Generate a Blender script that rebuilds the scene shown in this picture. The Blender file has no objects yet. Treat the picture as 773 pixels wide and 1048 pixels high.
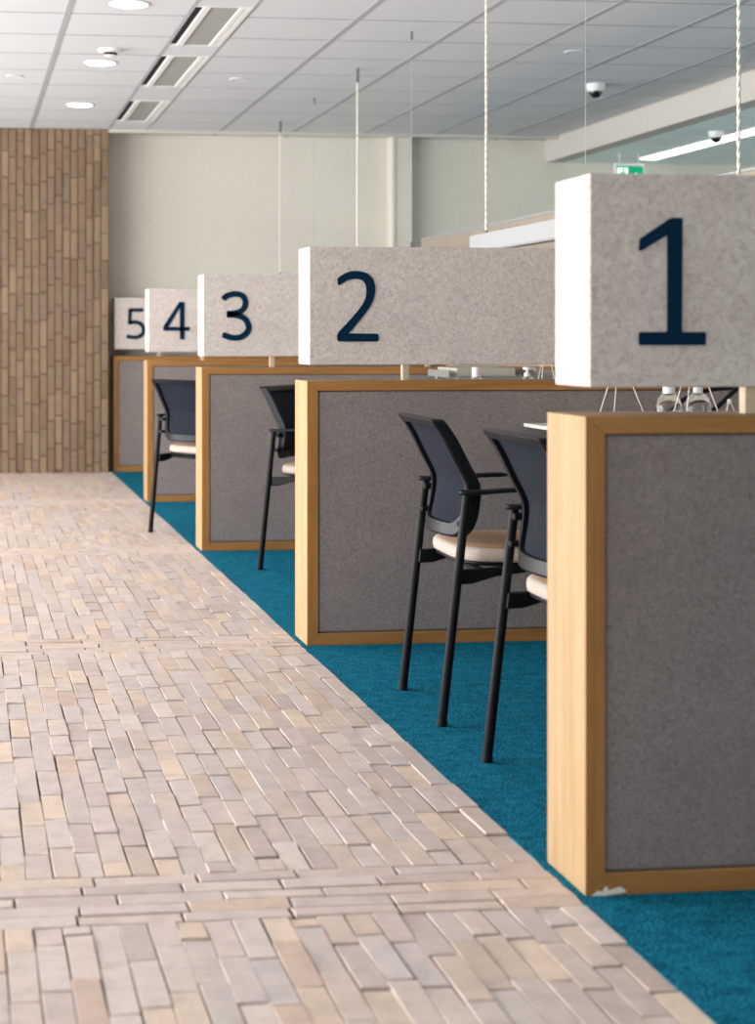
import bpy, bmesh, math, random
from mathutils import Vector, Matrix
random.seed(11)
S = bpy.context.scene
COL = S.collection
R = math.radians
V = Vector

# ------------------------------------------------------------------ materials
def node_mat(name, rough=0.6, spec=0.4, metallic=0.0, color=None):
    m = bpy.data.materials.new(name); m.use_nodes = True
    nt = m.node_tree; b = nt.nodes['Principled BSDF']
    b.inputs['Roughness'].default_value = rough
    b.inputs['Specular IOR Level'].default_value = spec
    b.inputs['Metallic'].default_value = metallic
    if color: b.inputs['Base Color'].default_value = (*color, 1)
    return m, nt, b

def N(nt, kind, **kw):
    n = nt.nodes.new(kind)
    for k, v in kw.items():
        if k in n.inputs: n.inputs[k].default_value = v
        else: setattr(n, k, v)
    return n

def ramp(nt, fac, stops):
    r = nt.nodes.new('ShaderNodeValToRGB')
    while len(r.color_ramp.elements) < len(stops): r.color_ramp.elements.new(0.5)
    for e, (p, c) in zip(r.color_ramp.elements, stops):
        e.position = p; e.color = (*c, 1)
    nt.links.new(fac, r.inputs['Fac'])
    return r

def coords(nt, scale=(1, 1, 1), kind='Object'):
    t = nt.nodes.new('ShaderNodeTexCoord'); mp = nt.nodes.new('ShaderNodeMapping')
    mp.inputs['Scale'].default_value = scale
    nt.links.new(t.outputs[kind], mp.inputs['Vector'])
    return mp.outputs['Vector']

def bump(nt, b, height, strength, dist):
    bp = N(nt, 'ShaderNodeBump', Strength=strength, Distance=dist)
    nt.links.new(height, bp.inputs['Height'])
    nt.links.new(bp.outputs['Normal'], b.inputs['Normal'])

def mix(nt, fac, a, c, mode='MIX'):
    m = nt.nodes.new('ShaderNodeMix'); m.data_type = 'RGBA'; m.blend_type = mode
    for sock, val in ((m.inputs[0], fac), (m.inputs[6], a), (m.inputs[7], c)):
        if hasattr(val, 'links'): nt.links.new(val, sock)
        elif isinstance(val, (int, float)): sock.default_value = val
        else: sock.default_value = (*val, 1)
    return m.outputs[2]

OAK_PALE = [(0.3, (0.37, 0.235, 0.112)), (0.5, (0.435, 0.287, 0.147)), (0.72, (0.485, 0.33, 0.182))]
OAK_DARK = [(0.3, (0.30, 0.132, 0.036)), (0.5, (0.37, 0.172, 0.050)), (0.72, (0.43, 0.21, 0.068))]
def oak(name, axis, tones=OAK_PALE):
    m, nt, b = node_mat(name, 0.55, 0.25)
    sc = [34, 34, 34]; sc[axis] = 1.6
    v = coords(nt, sc)
    n1 = N(nt, 'ShaderNodeTexNoise', Scale=1.0, Detail=5.0, Roughness=0.6, Distortion=0.4)
    nt.links.new(v, n1.inputs['Vector'])
    sc2 = [210, 210, 210]; sc2[axis] = 9
    n2 = N(nt, 'ShaderNodeTexNoise', Scale=1.0, Detail=2.0)
    nt.links.new(coords(nt, sc2), n2.inputs['Vector'])
    r1 = ramp(nt, n1.outputs['Fac'], tones)
    r2 = ramp(nt, n2.outputs['Fac'], [(0.35, (0.8, 0.78, 0.75)), (0.6, (1, 1, 1))])
    nt.links.new(mix(nt, 0.6, r1.outputs['Color'], r2.outputs['Color'], 'MULTIPLY'), b.inputs['Base Color'])
    bump(nt, b, n2.outputs['Fac'], 0.15, 0.0006)
    return m

def felt(name, c0, c1, c2, scale, bs, big=7.0):
    m, nt, b = node_mat(name, 0.95, 0.08)
    v = coords(nt)
    n1 = N(nt, 'ShaderNodeTexNoise', Scale=scale, Detail=6.0, Roughness=0.72, Distortion=1.2)
    n2 = N(nt, 'ShaderNodeTexNoise', Scale=big, Detail=3.0)
    n3 = N(nt, 'ShaderNodeTexNoise', Scale=scale * 5, Detail=3.0)
    for n in (n1, n2, n3): nt.links.new(v, n.inputs['Vector'])
    r1 = ramp(nt, n1.outputs['Fac'], [(0.28, c0), (0.5, c1), (0.72, c2)])
    r2 = ramp(nt, n2.outputs['Fac'], [(0.3, (0.92, 0.91, 0.92)), (0.7, (1.0, 1.0, 1.0))])
    nt.links.new(mix(nt, 1.0, r1.outputs['Color'], r2.outputs['Color'], 'MULTIPLY'), b.inputs['Base Color'])
    ad = N(nt, 'ShaderNodeMath', operation='ADD')
    nt.links.new(n1.outputs['Fac'], ad.inputs[0]); nt.links.new(n3.outputs['Fac'], ad.inputs[1])
    bump(nt, b, ad.outputs[0], bs, 0.004)
    b.inputs['Sheen Weight'].default_value = 0.15
    return m

def bricks_mat(name, stops, rough, mott):
    m, nt, b = node_mat(name, rough, 0.35)
    g = nt.nodes.new('ShaderNodeNewGeometry')
    r1 = ramp(nt, g.outputs['Random Per Island'], stops)
    v = coords(nt)
    n1 = N(nt, 'ShaderNodeTexNoise', Scale=17.0, Detail=6.0, Roughness=0.65)
    n2 = N(nt, 'ShaderNodeTexNoise', Scale=190.0, Detail=4.0, Roughness=0.7)
    for n in (n1, n2): nt.links.new(v, n.inputs['Vector'])
    r2 = ramp(nt, n1.outputs['Fac'], [(0.25, (0.80, 0.78, 0.78)), (0.55, (1, 1, 1)), (0.8, (1.08, 1.03, 0.98))])
    r3 = ramp(nt, n2.outputs['Fac'], [(0.3, (0.72, 0.70, 0.68)), (0.5, (1, 1, 1))])
    c = mix(nt, mott, r1.outputs['Color'], r2.outputs['Color'], 'MULTIPLY')
    nt.links.new(mix(nt, mott * 0.6, c, r3.outputs['Color'], 'MULTIPLY'), b.inputs['Base Color'])
    ad = N(nt, 'ShaderNodeMath', operation='ADD')
    nt.links.new(n1.outputs['Fac'], ad.inputs[0]); nt.links.new(n2.outputs['Fac'], ad.inputs[1])
    bump(nt, b, ad.outputs[0], 0.35, 0.003)
    return m

def noisy(name, c, rough=0.7, spec=0.3, amp=0.04, scale=60, bs=0.1):
    m, nt, b = node_mat(name, rough, spec)
    n = N(nt, 'ShaderNodeTexNoise', Scale=float(scale), Detail=4.0)
    nt.links.new(coords(nt), n.inputs['Vector'])
    r = ramp(nt, n.outputs['Fac'], [(0.3, tuple(x * (1 - amp) for x in c)), (0.7, tuple(min(1, x * (1 + amp)) for x in c))])
    nt.links.new(r.outputs['Color'], b.inputs['Base Color'])
    if bs: bump(nt, b, n.outputs['Fac'], bs, 0.002)
    return m

def emit(name, c, s):
    m, nt, b = node_mat(name, 0.5, 0.2, color=c)
    b.inputs['Emission Color'].default_value = (*c, 1); b.inputs['Emission Strength'].default_value = s
    return m

def carpet_mat():
    m, nt, b = node_mat('blue_carpet', 0.95, 0.05)
    v = coords(nt)
    n1 = N(nt, 'ShaderNodeTexNoise', Scale=190.0, Detail=4.0, Roughness=0.75)
    n2 = N(nt, 'ShaderNodeTexNoise', Scale=26.0, Detail=5.0, Roughness=0.7, Distortion=0.6)
    n4 = N(nt, 'ShaderNodeTexNoise', Scale=1.0, Detail=3.0)
    nt.links.new(coords(nt, (9, 60, 9)), n4.inputs['Vector'])
    for n in (n1, n2): nt.links.new(v, n.inputs['Vector'])
    r1 = ramp(nt, n1.outputs['Fac'], [(0.40, (0.001, 0.038, 0.08)), (0.5, (0.005, 0.145, 0.245)), (0.60, (0.03, 0.40, 0.56))])
    r2 = ramp(nt, n2.outputs['Fac'], [(0.32, (0.55, 0.60, 0.64)), (0.65, (1.2, 1.17, 1.13))])
    r4 = ramp(nt, n4.outputs['Fac'], [(0.38, (0.75, 0.78, 0.8)), (0.6, (1.08, 1.06, 1.05))])
    c = mix(nt, 1.0, r1.outputs['Color'], r2.outputs['Color'], 'MULTIPLY')
    nt.links.new(mix(nt, 0.8, c, r4.outputs['Color'], 'MULTIPLY'), b.inputs['Base Color'])
    ad = N(nt, 'ShaderNodeMath', operation='ADD')
    nt.links.new(n1.outputs['Fac'], ad.inputs[0]); nt.links.new(n2.outputs['Fac'], ad.inputs[1])
    bump(nt, b, ad.outputs[0], 0.8, 0.006)
    return m

def weave_mat():
    m, nt, b = node_mat('chair_mesh_weave', 0.8, 0.1)
    v = coords(nt)
    w1 = N(nt, 'ShaderNodeTexWave', Scale=130.0); w1.bands_direction = 'Y'
    w2 = N(nt, 'ShaderNodeTexWave', Scale=130.0); w2.bands_direction = 'Z'
    for w in (w1, w2): nt.links.new(v, w.inputs['Vector'])
    mu = N(nt, 'ShaderNodeMath', operation='MULTIPLY')
    nt.links.new(w1.outputs['Fac'], mu.inputs[0]); nt.links.new(w2.outputs['Fac'], mu.inputs[1])
    r = ramp(nt, mu.outputs[0], [(0.1, (0.009, 0.011, 0.018)), (0.8, (0.021, 0.025, 0.039))])
    nt.links.new(r.outputs['Color'], b.inputs['Base Color'])
    bump(nt, b, mu.outputs[0], 0.3, 0.001)
    return m

M = {}
M['oak_x'] = oak('oak_grain_across', 0)
M['oak_z'] = oak('oak_grain_upright', 2)
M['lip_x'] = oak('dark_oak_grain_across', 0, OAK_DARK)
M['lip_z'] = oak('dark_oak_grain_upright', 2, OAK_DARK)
M['post_oak'] = noisy('pale_planed_oak', (0.85, 0.73, 0.53), 0.6, 0.25, 0.06, 60, 0.05)
M['grey_felt'] = felt('grey_brown_felt', (0.155, 0.128, 0.118), (0.262, 0.224, 0.21), (0.37, 0.325, 0.305), 130.0, 0.5)
M['sign_felt'] = felt('pale_pressed_felt', (0.44, 0.375, 0.325), (0.67, 0.595, 0.54), (0.80, 0.735, 0.685), 60.0, 0.6)
M['screen_felt'] = felt('beige_screen_felt', (0.34, 0.28, 0.22), (0.42, 0.35, 0.28), (0.5, 0.43, 0.35), 120.0, 0.3)
M['navy'] = noisy('navy_lettering', (0.001, 0.019, 0.046), 0.7, 0.08, 0.1, 90, 0.05)
M['carpet'] = carpet_mat()
M['paver'] = bricks_mat('pale_clay_paver', [(0.0, (0.55, 0.45, 0.405)), (0.2, (0.645, 0.53, 0.475)), (0.4, (0.60, 0.52, 0.485)), (0.6, (0.685, 0.575, 0.51)),
                                            (0.8, (0.615, 0.49, 0.415)), (0.94, (0.735, 0.585, 0.465)), (1.0, (0.59, 0.44, 0.365))], 0.48, 1.0)
M['joint'] = noisy('sandy_joint', (0.13, 0.10, 0.085), 0.95, 0.1, 0.2, 140, 0.3)
M['wallbrick'] = bricks_mat('brown_wall_brick', [(0.0, (0.205, 0.135, 0.082)), (0.3, (0.24, 0.162, 0.10)), (0.55, (0.222, 0.16, 0.112)), (0.8, (0.262, 0.175, 0.107)), (1.0, (0.295, 0.205, 0.13))], 0.85, 0.9)
M['mortar'] = noisy('brown_mortar', (0.165, 0.115, 0.078), 0.95, 0.1, 0.15, 120, 0.3)
M['cream'] = noisy('cream_wall_paint', (0.71, 0.68, 0.59), 0.8, 0.2, 0.02, 20, 0.03)
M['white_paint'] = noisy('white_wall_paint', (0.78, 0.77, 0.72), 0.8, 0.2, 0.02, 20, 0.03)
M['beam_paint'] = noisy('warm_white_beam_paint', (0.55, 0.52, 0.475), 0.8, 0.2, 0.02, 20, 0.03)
M['tile'] = noisy('ceiling_tile', (0.63, 0.65, 0.665), 0.9, 0.1, 0.02, 300, 0.05)
M['low_tile'] = noisy('lower_ceiling_tile', (0.82, 0.93, 0.90), 0.9, 0.1, 0.02, 300, 0.05)
M['grid'] = noisy('ceiling_grid_grey', (0.40, 0.41, 0.42), 0.6, 0.3, 0.03, 50, 0)
M['gap'] = noisy('ceiling_gap_grey', (0.20, 0.20, 0.20), 0.8, 0.2, 0.03, 50, 0)
M['white_metal'] = noisy('white_powder_coat', (0.80, 0.80, 0.78), 0.45, 0.4, 0.01, 80, 0)
M['grey_metal'] = noisy('grey_perforated_metal', (0.36, 0.36, 0.35), 0.6, 0.3, 0.15, 900, 0.1)
M['dark_slot'] = noisy('dark_slot', (0.015, 0.015, 0.016), 0.8, 0.2, 0.1, 80, 0)
M['stub_grey'] = noisy('grey_ceiling_cup', (0.16, 0.16, 0.16), 0.5, 0.4, 0.05, 80, 0)
M['black_metal'] = noisy('black_steel_tube', (0.005, 0.005, 0.006), 0.45, 0.13, 0.1, 200, 0)
M['black_plastic'] = noisy('black_plastic', (0.005, 0.006, 0.009), 0.40, 0.17, 0.1, 400, 0.04)
M['weave'] = weave_mat()
M['seat_top'] = felt('tan_seat_fabric', (0.27, 0.145, 0.06), (0.345, 0.19, 0.083), (0.40, 0.23, 0.105), 260.0, 0.25)
M['seat_side_lit'] = felt('seat_fabric_lit_side', (0.40, 0.33, 0.27), (0.48, 0.40, 0.34), (0.55, 0.47, 0.41), 260.0, 0.25)  # paler copy of the seat fabric: window light painted into the sides
M['white_laminate'] = noisy('white_laminate', (0.80, 0.78, 0.72), 0.4, 0.4, 0.02, 30, 0)
M['white_plastic'] = noisy('white_plastic', (0.82, 0.82, 0.80), 0.4, 0.4, 0.01, 60, 0)
M['paper'] = noisy('paper', (0.75, 0.72, 0.64), 0.9, 0.1, 0.03, 90, 0)
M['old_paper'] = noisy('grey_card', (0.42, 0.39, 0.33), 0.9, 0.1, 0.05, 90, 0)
M['tray_grey'] = noisy('smoky_grey_plastic', (0.18, 0.175, 0.165), 0.35, 0.5, 0.08, 60, 0)
M['lamp_white'] = noisy('lamp_white', (0.36, 0.36, 0.355), 0.5, 0.3, 0.01, 80, 0)
M['cable_white'] = noisy('white_cable', (0.76, 0.72, 0.64), 0.6, 0.3, 0.03, 90, 0)
M['wire'] = noisy('steel_wire', (0.45, 0.45, 0.44), 0.4, 0.5, 0.03, 90, 0)
M['white_wire'] = noisy('white_coated_wire', (0.85, 0.80, 0.72), 0.4, 0.4, 0.03, 90, 0)
M['lens'] = emit('lit_downlight_lens', (1.0, 0.97, 0.92), 9.0)
M['strip'] = emit('lit_strip_diffuser', (1.0, 0.95, 0.84), 4.0)
M['diffuser'] = noisy('unlit_diffuser', (0.30, 0.30, 0.30), 0.6, 0.3, 0.02, 90, 0)
M['exit_green'] = emit('backlit_green', (0.0, 0.30, 0.13), 0.55)
M['exit_white'] = emit('backlit_white', (0.8, 0.95, 0.88), 0.9)
M['smoke_glass'] = noisy('smoked_dome', (0.01, 0.01, 0.012), 0.12, 0.6, 0.05, 60, 0)
def clear_mat():
    m, nt, b = node_mat('clear_plastic', 0.04, 0.5, color=(0.93, 0.96, 0.97))
    b.inputs['Transmission Weight'].default_value = 1.0; b.inputs['IOR'].default_value = 1.3
    return m
M['clear'] = clear_mat()
M['frame_grey'] = noisy('window_frame_grey', (0.3, 0.3, 0.31), 0.5, 0.4, 0.02, 40, 0)

# ------------------------------------------------------------------ helpers
def link_mesh(name, bm, mats, parent=None, smooth=False, bevel=0.0, seg=2, loc=None):
    me = bpy.data.meshes.new(name)
    bmesh.ops.recalc_face_normals(bm, faces=bm.faces)
    if smooth:
        for f in bm.faces: f.smooth = True
    bm.to_mesh(me); bm.free()
    o = bpy.data.objects.new(name, me); COL.objects.link(o)
    for m in (mats if isinstance(mats, (list, tuple)) else [mats]): me.materials.append(m)
    if parent: o.parent = parent
    if loc: o.location = loc
    if bevel:
        md = o.modifiers.new('soft_edge', 'BEVEL'); md.width = bevel; md.segments = seg; md.limit_method = 'ANGLE'; md.angle_limit = R(40)
    return o

def box(bm, x0, x1, y0, y1, z0, z1, mi=0):
    vs = [bm.verts.new(p) for p in ((x0, y0, z0), (x1, y0, z0), (x1, y1, z0), (x0, y1, z0), (x0, y0, z1), (x1, y0, z1), (x1, y1, z1), (x0, y1, z1))]
    for q in ((3, 2, 1, 0), (4, 5, 6, 7), (0, 1, 5, 4), (1, 2, 6, 5), (2, 3, 7, 6), (3, 0, 4, 7)):
        f = bm.faces.new([vs[i] for i in q]); f.material_index = mi
    return vs

def prism(bm, pts, a, b, axis='Y', mi=0):
    """closed outline pts in the plane square to axis, extruded from a to b"""
    def P(p, t):
        return {'Y': (p[0], t, p[1]), 'Z': (p[0], p[1], t), 'X': (t, p[0], p[1])}[axis]
    A = [bm.verts.new(P(p, a)) for p in pts]; B = [bm.verts.new(P(p, b)) for p in pts]
    n = len(pts)
    bm.faces.new(A).material_index = mi
    bm.faces.new(B[::-1]).material_index = mi
    for i in range(n):
        bm.faces.new((A[i], B[i], B[(i + 1) % n], A[(i + 1) % n])).material_index = mi

def lathe(bm, prof, cx=0, cy=0, n=28, cz=0, mi=0):
    rings = []
    for r, z in prof:
        if r < 1e-6: rings.append([bm.verts.new((cx, cy, cz + z))])
        else: rings.append([bm.verts.new((cx + r * math.cos(2 * math.pi * k / n), cy + r * math.sin(2 * math.pi * k / n), cz + z)) for k in range(n)])
    for A, B in zip(rings, rings[1:]):
        for k in range(n):
            k2 = (k + 1) % n
            if len(A) == 1 and len(B) == 1: continue
            if len(A) == 1: f = bm.faces.new((A[0], B[k], B[k2]))
            elif len(B) == 1: f = bm.faces.new((A[k], B[0], A[k2]))
            else: f = bm.faces.new((A[k], B[k], B[k2], A[k2]))
            f.material_index = mi

def tube(bm, pts, rad, n=10, cap=True, mi=0):
    """round tube through pts; rad is a number or one radius per point"""
    pts = [V(p) for p in pts]
    rs = rad if isinstance(rad, (list, tuple)) else [rad] * len(pts)
    rings = []; up = None
    for i, p in enumerate(pts):
        t = (pts[min(i + 1, len(pts) - 1)] - pts[max(i - 1, 0)]).normalized()
        if up is None:
            up = V((0, 0, 1)) if abs(t.z) < 0.9 else V((1, 0, 0))
        a = (up - t * up.dot(t)).normalized(); b = t.cross(a); up = a
        rings.append([bm.verts.new(p + (a * math.cos(2 * math.pi * k / n) + b * math.sin(2 * math.pi * k / n)) * rs[i]) for k in range(n)])
    for A, B in zip(rings, rings[1:]):
        for k in range(n):
            bm.faces.new((A[k], A[(k + 1) % n], B[(k + 1) % n], B[k])).material_index = mi
    if cap:
        bm.faces.new(rings[0][::-1]).material_index = mi; bm.faces.new(rings[-1]).material_index = mi

def crom(pts, sub=8):
    P = [V(p) for p in pts]; out = []
    for i in range(len(P) - 1):
        p0 = P[max(i - 1, 0)]; p1 = P[i]; p2 = P[i + 1]; p3 = P[min(i + 2, len(P) - 1)]
        for k in range(sub):
            t = k / sub
            out.append(0.5 * ((2 * p1) + (p2 - p0) * t + (2 * p0 - 5 * p1 + 4 * p2 - p3) * t * t + (3 * p1 - p0 - 3 * p2 + p3) * t ** 3))
    out.append(P[-1]); return out

def interp(tab, z):
    """smooth curve through the (z, x) points"""
    tab = sorted(tab); n = len(tab)
    if z <= tab[0][0]: return tab[0][1]
    if z >= tab[-1][0]: return tab[-1][1]
    sl = [(tab[min(i + 1, n - 1)][1] - tab[max(i - 1, 0)][1]) / (tab[min(i + 1, n - 1)][0] - tab[max(i - 1, 0)][0]) for i in range(n)]
    for i in range(n - 1):
        a, x = tab[i]; b, y = tab[i + 1]
        if z <= b:
            h = b - a; t = (z - a) / h
            return (2 * t ** 3 - 3 * t * t + 1) * x + (t ** 3 - 2 * t * t + t) * h * sl[i] + (3 * t * t - 2 * t ** 3) * y + (t ** 3 - t * t) * h * sl[i + 1]

def tag(o, label=None, cat=None, group=None, kind=None):
    if label: o['label'] = label
    if cat: o['category'] = cat
    if group: o['group'] = group
    if kind: o['kind'] = kind
    return o

def thing(name, label, cat, loc=(0, 0, 0), rz=0, group=None):
    o = bpy.data.objects.new(name, None); COL.objects.link(o)
    o.empty_display_size = 0.1
    o.location = loc; o.rotation_euler = (0, 0, rz)
    return tag(o, label, cat, group)

def dup(root, loc, rz=0, label=None, group=None):
    r = root.copy(); COL.objects.link(r); r.location = loc; r.rotation_euler = (0, 0, rz)
    if label: r['label'] = label
    if group: r['group'] = group
    for ch in list(root.children):
        c = ch.copy(); COL.objects.link(c); c.parent = r
        for g in ch.children:
            d = g.copy(); COL.objects.link(d); d.parent = c
    return r

def struct(name, bm, mats, **kw):
    return tag(link_mesh(name, bm, mats, **kw), kind='structure')

# ------------------------------------------------------------------ layout (metres; +Y runs down the aisle, +X into the booths)
EYE = 1.10
YS = [3.073, 5.678, 8.254, 10.751, 13.20]        # fronts of the five partitions
XP = 1.216                                       # their aisle-side face
DEP, HGT, LEN = 0.214, 0.943, 2.05
CARPET_X = 1.197
CZ = 2.79                                        # ceiling
LOWZ = 2.60                                      # lower ceiling on the right
BACK = 13.45
BRICK_Y = 13.135
XL, XR, YF = -4.2, 8.6, -3.2

# ------------------------------------------------------------------ floor of clay pavers
def brick(bm, x0, x1, y0, y1, top, ch, jit, mi=0, depth=0.03):
    j = lambda a: random.uniform(-a, a)
    tilt = j(0.0009); ty = j(0.0020)
    z = top + j(0.0012)
    c = [(x0 + j(jit), y0 + j(jit)), (x1 + j(jit), y0 + j(jit)), (x1 + j(jit), y1 + j(jit)), (x0 + j(jit), y1 + j(jit))]
    mx = (x0 + x1) / 2; my = (y0 + y1) / 2
    lo = [bm.verts.new((x, y, z - depth)) for x, y in c]
    md = [bm.verts.new((x, y, z - ch + (tilt if x > mx else -tilt) + (ty if y > my else -ty))) for x, y in c]
    hi = [bm.verts.new((x + math.copysign(ch, mx - x) * random.uniform(0.7, 1.3), y + math.copysign(ch, my - y) * random.uniform(0.7, 1.3), z + (tilt if x > mx else -tilt) + (ty if y > my else -ty) + j(0.0004))) for x, y in c]
    bm.faces.new(hi).material_index = mi
    for A, B in ((lo, md), (md, hi)):
        for k in range(4):
            bm.faces.new((A[k], A[(k + 1) % 4], B[(k + 1) % 4], B[k])).material_index = mi

def build_floor():
    bm = bmesh.new()
    P = 0.0535; J = 0.0042; W = P - 0.0018
    bands = [y - 0.045 for y in [YS[0] - 2.605] + YS]
    BW = 5 * P
    runs = []; prev = YF
    for b in bands:
        if b - 0.001 > prev: runs.append((prev, b))
        prev = b + BW
    # bands of five rows laid across
    for b in bands:
        for r in range(5):
            y0 = b + r * P
            if y0 + W > BRICK_Y: break
            x = CARPET_X
            first = random.choice((0.1, 0.155, 0.203, 0.075))
            while x > XL:
                L = first or random.uniform(0.196, 0.206); first = None
                brick(bm, max(x - L, XL), x - 0.001, y0, y0 + W - 0.001, 0.0, 0.0016, 0.0011)
                x -= L + J
    # long columns between the bands
    for (a, e) in runs:
        x = CARPET_X
        while x - W > XL:
            y = a + J / 2
            first = random.uniform(0.06, 0.2)
            while y < e - 0.02:
                L = first or random.uniform(0.192, 0.208); first = None
                y1 = min(y + L, e - J)
                if e - J - y1 < 0.035: y1 = e - J
                w = W + random.uniform(-0.0022, 0.0012); sh = random.uniform(-0.0014, 0.0014)
                brick(bm, x - w + sh, x + sh, y, y1, 0.0, 0.0009, 0.0011)
                y = y1 + random.choice((0.002, 0.004, 0.006, 0.009, 0.011))
            x -= P
    # sandy bed under the joints
    box(bm, XL, CARPET_X, YF, BACK, -0.06, -0.0065, 1)
    struct('floor', bm, [M['paver'], M['joint']])
    bm = bmesh.new()
    box(bm, CARPET_X, XR, YF, BACK, -0.06, 0.0)
    struct('floor_carpet', bm, M['carpet'])
build_floor()

# ------------------------------------------------------------------ walls
def build_walls():
    # brick wall at the end of the aisle: bricks set upright
    bm = bmesh.new()
    x1 = 1.166; P = 0.0622; J = 0.0105
    x = x1
    while x > XL:
        z = random.uniform(-0.2, -0.01)
        while z < CZ:
            L = 0.211 + random.uniform(-0.006, 0.006)
            z0 = max(z, 0.0); z1 = min(z + L, CZ - 0.004)
            if z1 - z0 > 0.02:
                c = random.uniform(-0.0035, 0.0035); jj = lambda: random.uniform(-0.0012, 0.0012)
                yy = BRICK_Y + c; ch = 0.003
                a = [(x - P + J + jj(), z0 + jj()), (x + jj(), z0 + jj()), (x + jj(), z1 + jj()), (x - P + J + jj(), z1 + jj())]
                mx = (a[0][0] + a[1][0]) / 2; mz = (z0 + z1) / 2
                lo = [bm.verts.new((p[0], BRICK_Y + 0.05, p[1])) for p in a]
                md = [bm.verts.new((p[0], yy + ch, p[1])) for p in a]
                hi = [bm.verts.new((p[0] + math.copysign(ch, mx - p[0]), yy, p[1] + math.copysign(ch, mz - p[1]))) for p in a]
                bm.faces.new(hi)
                for A, B in ((lo, md), (md, hi)):
                    for k in range(4): bm.faces.new((A[k], A[(k + 1) % 4], B[(k + 1) % 4], B[k]))
            z += L + J
        x -= P
    box(bm, XL, x1 - 0.001, BRICK_Y + 0.009, BACK + 0.1, 0, CZ, 1)
    struct('wall_aisle_end', bm, [M['wallbrick'], M['mortar']])
    bm = bmesh.new()
    box(bm, x1, XR, BACK, BACK + 0.15, 0, 2.95)
    struct('wall_back', bm, M['cream'])
    bm = bmesh.new(); box(bm, 3.575, 3.745, BACK - 0.14, BACK, 0, CZ - 0.001)
    box(bm, 3.575, 3.60, BACK - 0.15, BACK - 0.14, 0, CZ - 0.001)
    struct('trim_1', bm, M['cream'])                                    # pilaster
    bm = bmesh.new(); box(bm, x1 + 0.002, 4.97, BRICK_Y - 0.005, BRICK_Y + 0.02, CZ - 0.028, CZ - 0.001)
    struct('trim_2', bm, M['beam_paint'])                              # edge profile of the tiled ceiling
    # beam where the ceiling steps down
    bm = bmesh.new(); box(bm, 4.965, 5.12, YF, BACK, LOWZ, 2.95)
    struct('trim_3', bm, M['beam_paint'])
    bm = bmesh.new(); box(bm, XR, XR + 0.15, YF, BACK, 0, 2.95); struct('wall_right', bm, M['white_paint'])
    # behind the camera: one wide opening
    bm = bmesh.new()
    box(bm, XL, XR, YF - 0.15, YF, 0, 0.5); box(bm, XL, XR, YF - 0.15, YF, 2.5, 2.95)
    box(bm, XL, -3.6, YF - 0.15, YF, 0.5, 2.5); box(bm, 5.4, XR, YF - 0.15, YF, 0.5, 2.5)
    struct('wall_front', bm, M['white_paint'])
    # window wall along the aisle
    bm = bmesh.new()
    box(bm, XL - 0.15, XL, YF, BACK, 0, 0.12); box(bm, XL - 0.15, XL, YF, BACK, 2.66, 2.95)
    box(bm, XL - 0.15, XL, YF, 0.2, 0.12, 2.66)
    ys = [0.2, 3.5, 6.8, 10.1, BRICK_Y]
    for y in ys: box(bm, XL - 0.15, XL, y - 0.12, y + 0.12, 0.12, 2.66)
    struct('wall_left', bm, M['white_paint'])
    for i, (a, b) in enumerate(zip(ys, ys[1:])):
        bm = bmesh.new(); a += 0.12; b -= 0.12; m = (a + b) / 2
        for (u, v) in ((a, a + 0.05), (b - 0.05, b), (m - 0.025, m + 0.025)): box(bm, XL - 0.1, XL - 0.04, u, v, 0.12, 2.66)
        for (u, v) in ((0.12, 0.17), (2.61, 2.66)): box(bm, XL - 0.1, XL - 0.04, a + 0.05, b - 0.05, u, v)
        struct('window_%d' % (i + 1), bm, M['frame_grey'])
build_walls()

# ------------------------------------------------------------------ ceilings
VX0, VX1 = 1.172, 1.481
VENTS = [(8.191, 9.31), (9.651, 10.851), (11.511, 12.63)]
def build_ceiling():
    bm = bmesh.new()
    box(bm, XL, 4.965, YF, BACK, CZ + 0.012, 2.95, 2)                    # dark void behind the joints
    xs = [0.539 - 0.605 * k for k in range(9)][::-1]
    xs = [x for x in xs if x > XL] + [VX0, VX1, 2.083, 2.693, 3.30, 3.905, 4.51]
    edges = [XL] + xs + [4.965]
    ys = [12.674 - 0.602 * k for k in range(27)][::-1]; ys = [y for y in ys if y > YF] ; ye = [YF] + ys + [BACK]
    for x0, x1 in zip(edges, edges[1:]):
        if abs(x0 - VX0) < 1e-6:                                        # the band that holds the vents
            yy = YF
            for a, b in VENTS:
                box(bm, x0 + 0.004, x1 - 0.004, yy, a, CZ, CZ + 0.011, 0); yy = b
            box(bm, x0 + 0.004, x1 - 0.004, yy, BACK, CZ, CZ + 0.011, 0)
            continue
        for y0, y1 in zip(ye, ye[1:]):
            box(bm, x0 + 0.012, x1 - 0.012, y0 + 0.009, y1 - 0.009, CZ, CZ + 0.011, 0)
        for y in ye[1:-1]: box(bm, x0 + 0.012, x1 - 0.012, y - 0.009, y + 0.009, CZ + 0.001, CZ + 0.0115, 2)
    for x in xs:
        w = 0.0165 if x not in (VX0, VX1) else 0.008
        box(bm, x - w, x + w, YF, BACK, CZ - 0.002, CZ + 0.0115, 1)
    struct('ceiling', bm, [M['tile'], M['grid'], M['gap']])
    bm = bmesh.new()
    box(bm, 5.12, XR, YF, BACK, LOWZ + 0.012, 2.95, 1)
    ye = [YF] + [12.85 - 0.6 * k for k in range(26)][::-1] + [BACK]
    for x0 in (5.12, 5.90, 6.50, 7.1, 7.7, 8.3):
        x1 = {5.12: 5.90, 8.3: XR}.get(x0, x0 + 0.6)
        for y0, y1 in zip(ye, ye[1:]):
            box(bm, x0 + 0.004, x1 - 0.004, y0 + 0.012, y1 - 0.012, LOWZ, LOWZ + 0.011, 0)
    struct('ceiling_lower', bm, [M['low_tile'], M['gap']])
build_ceiling()

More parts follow.
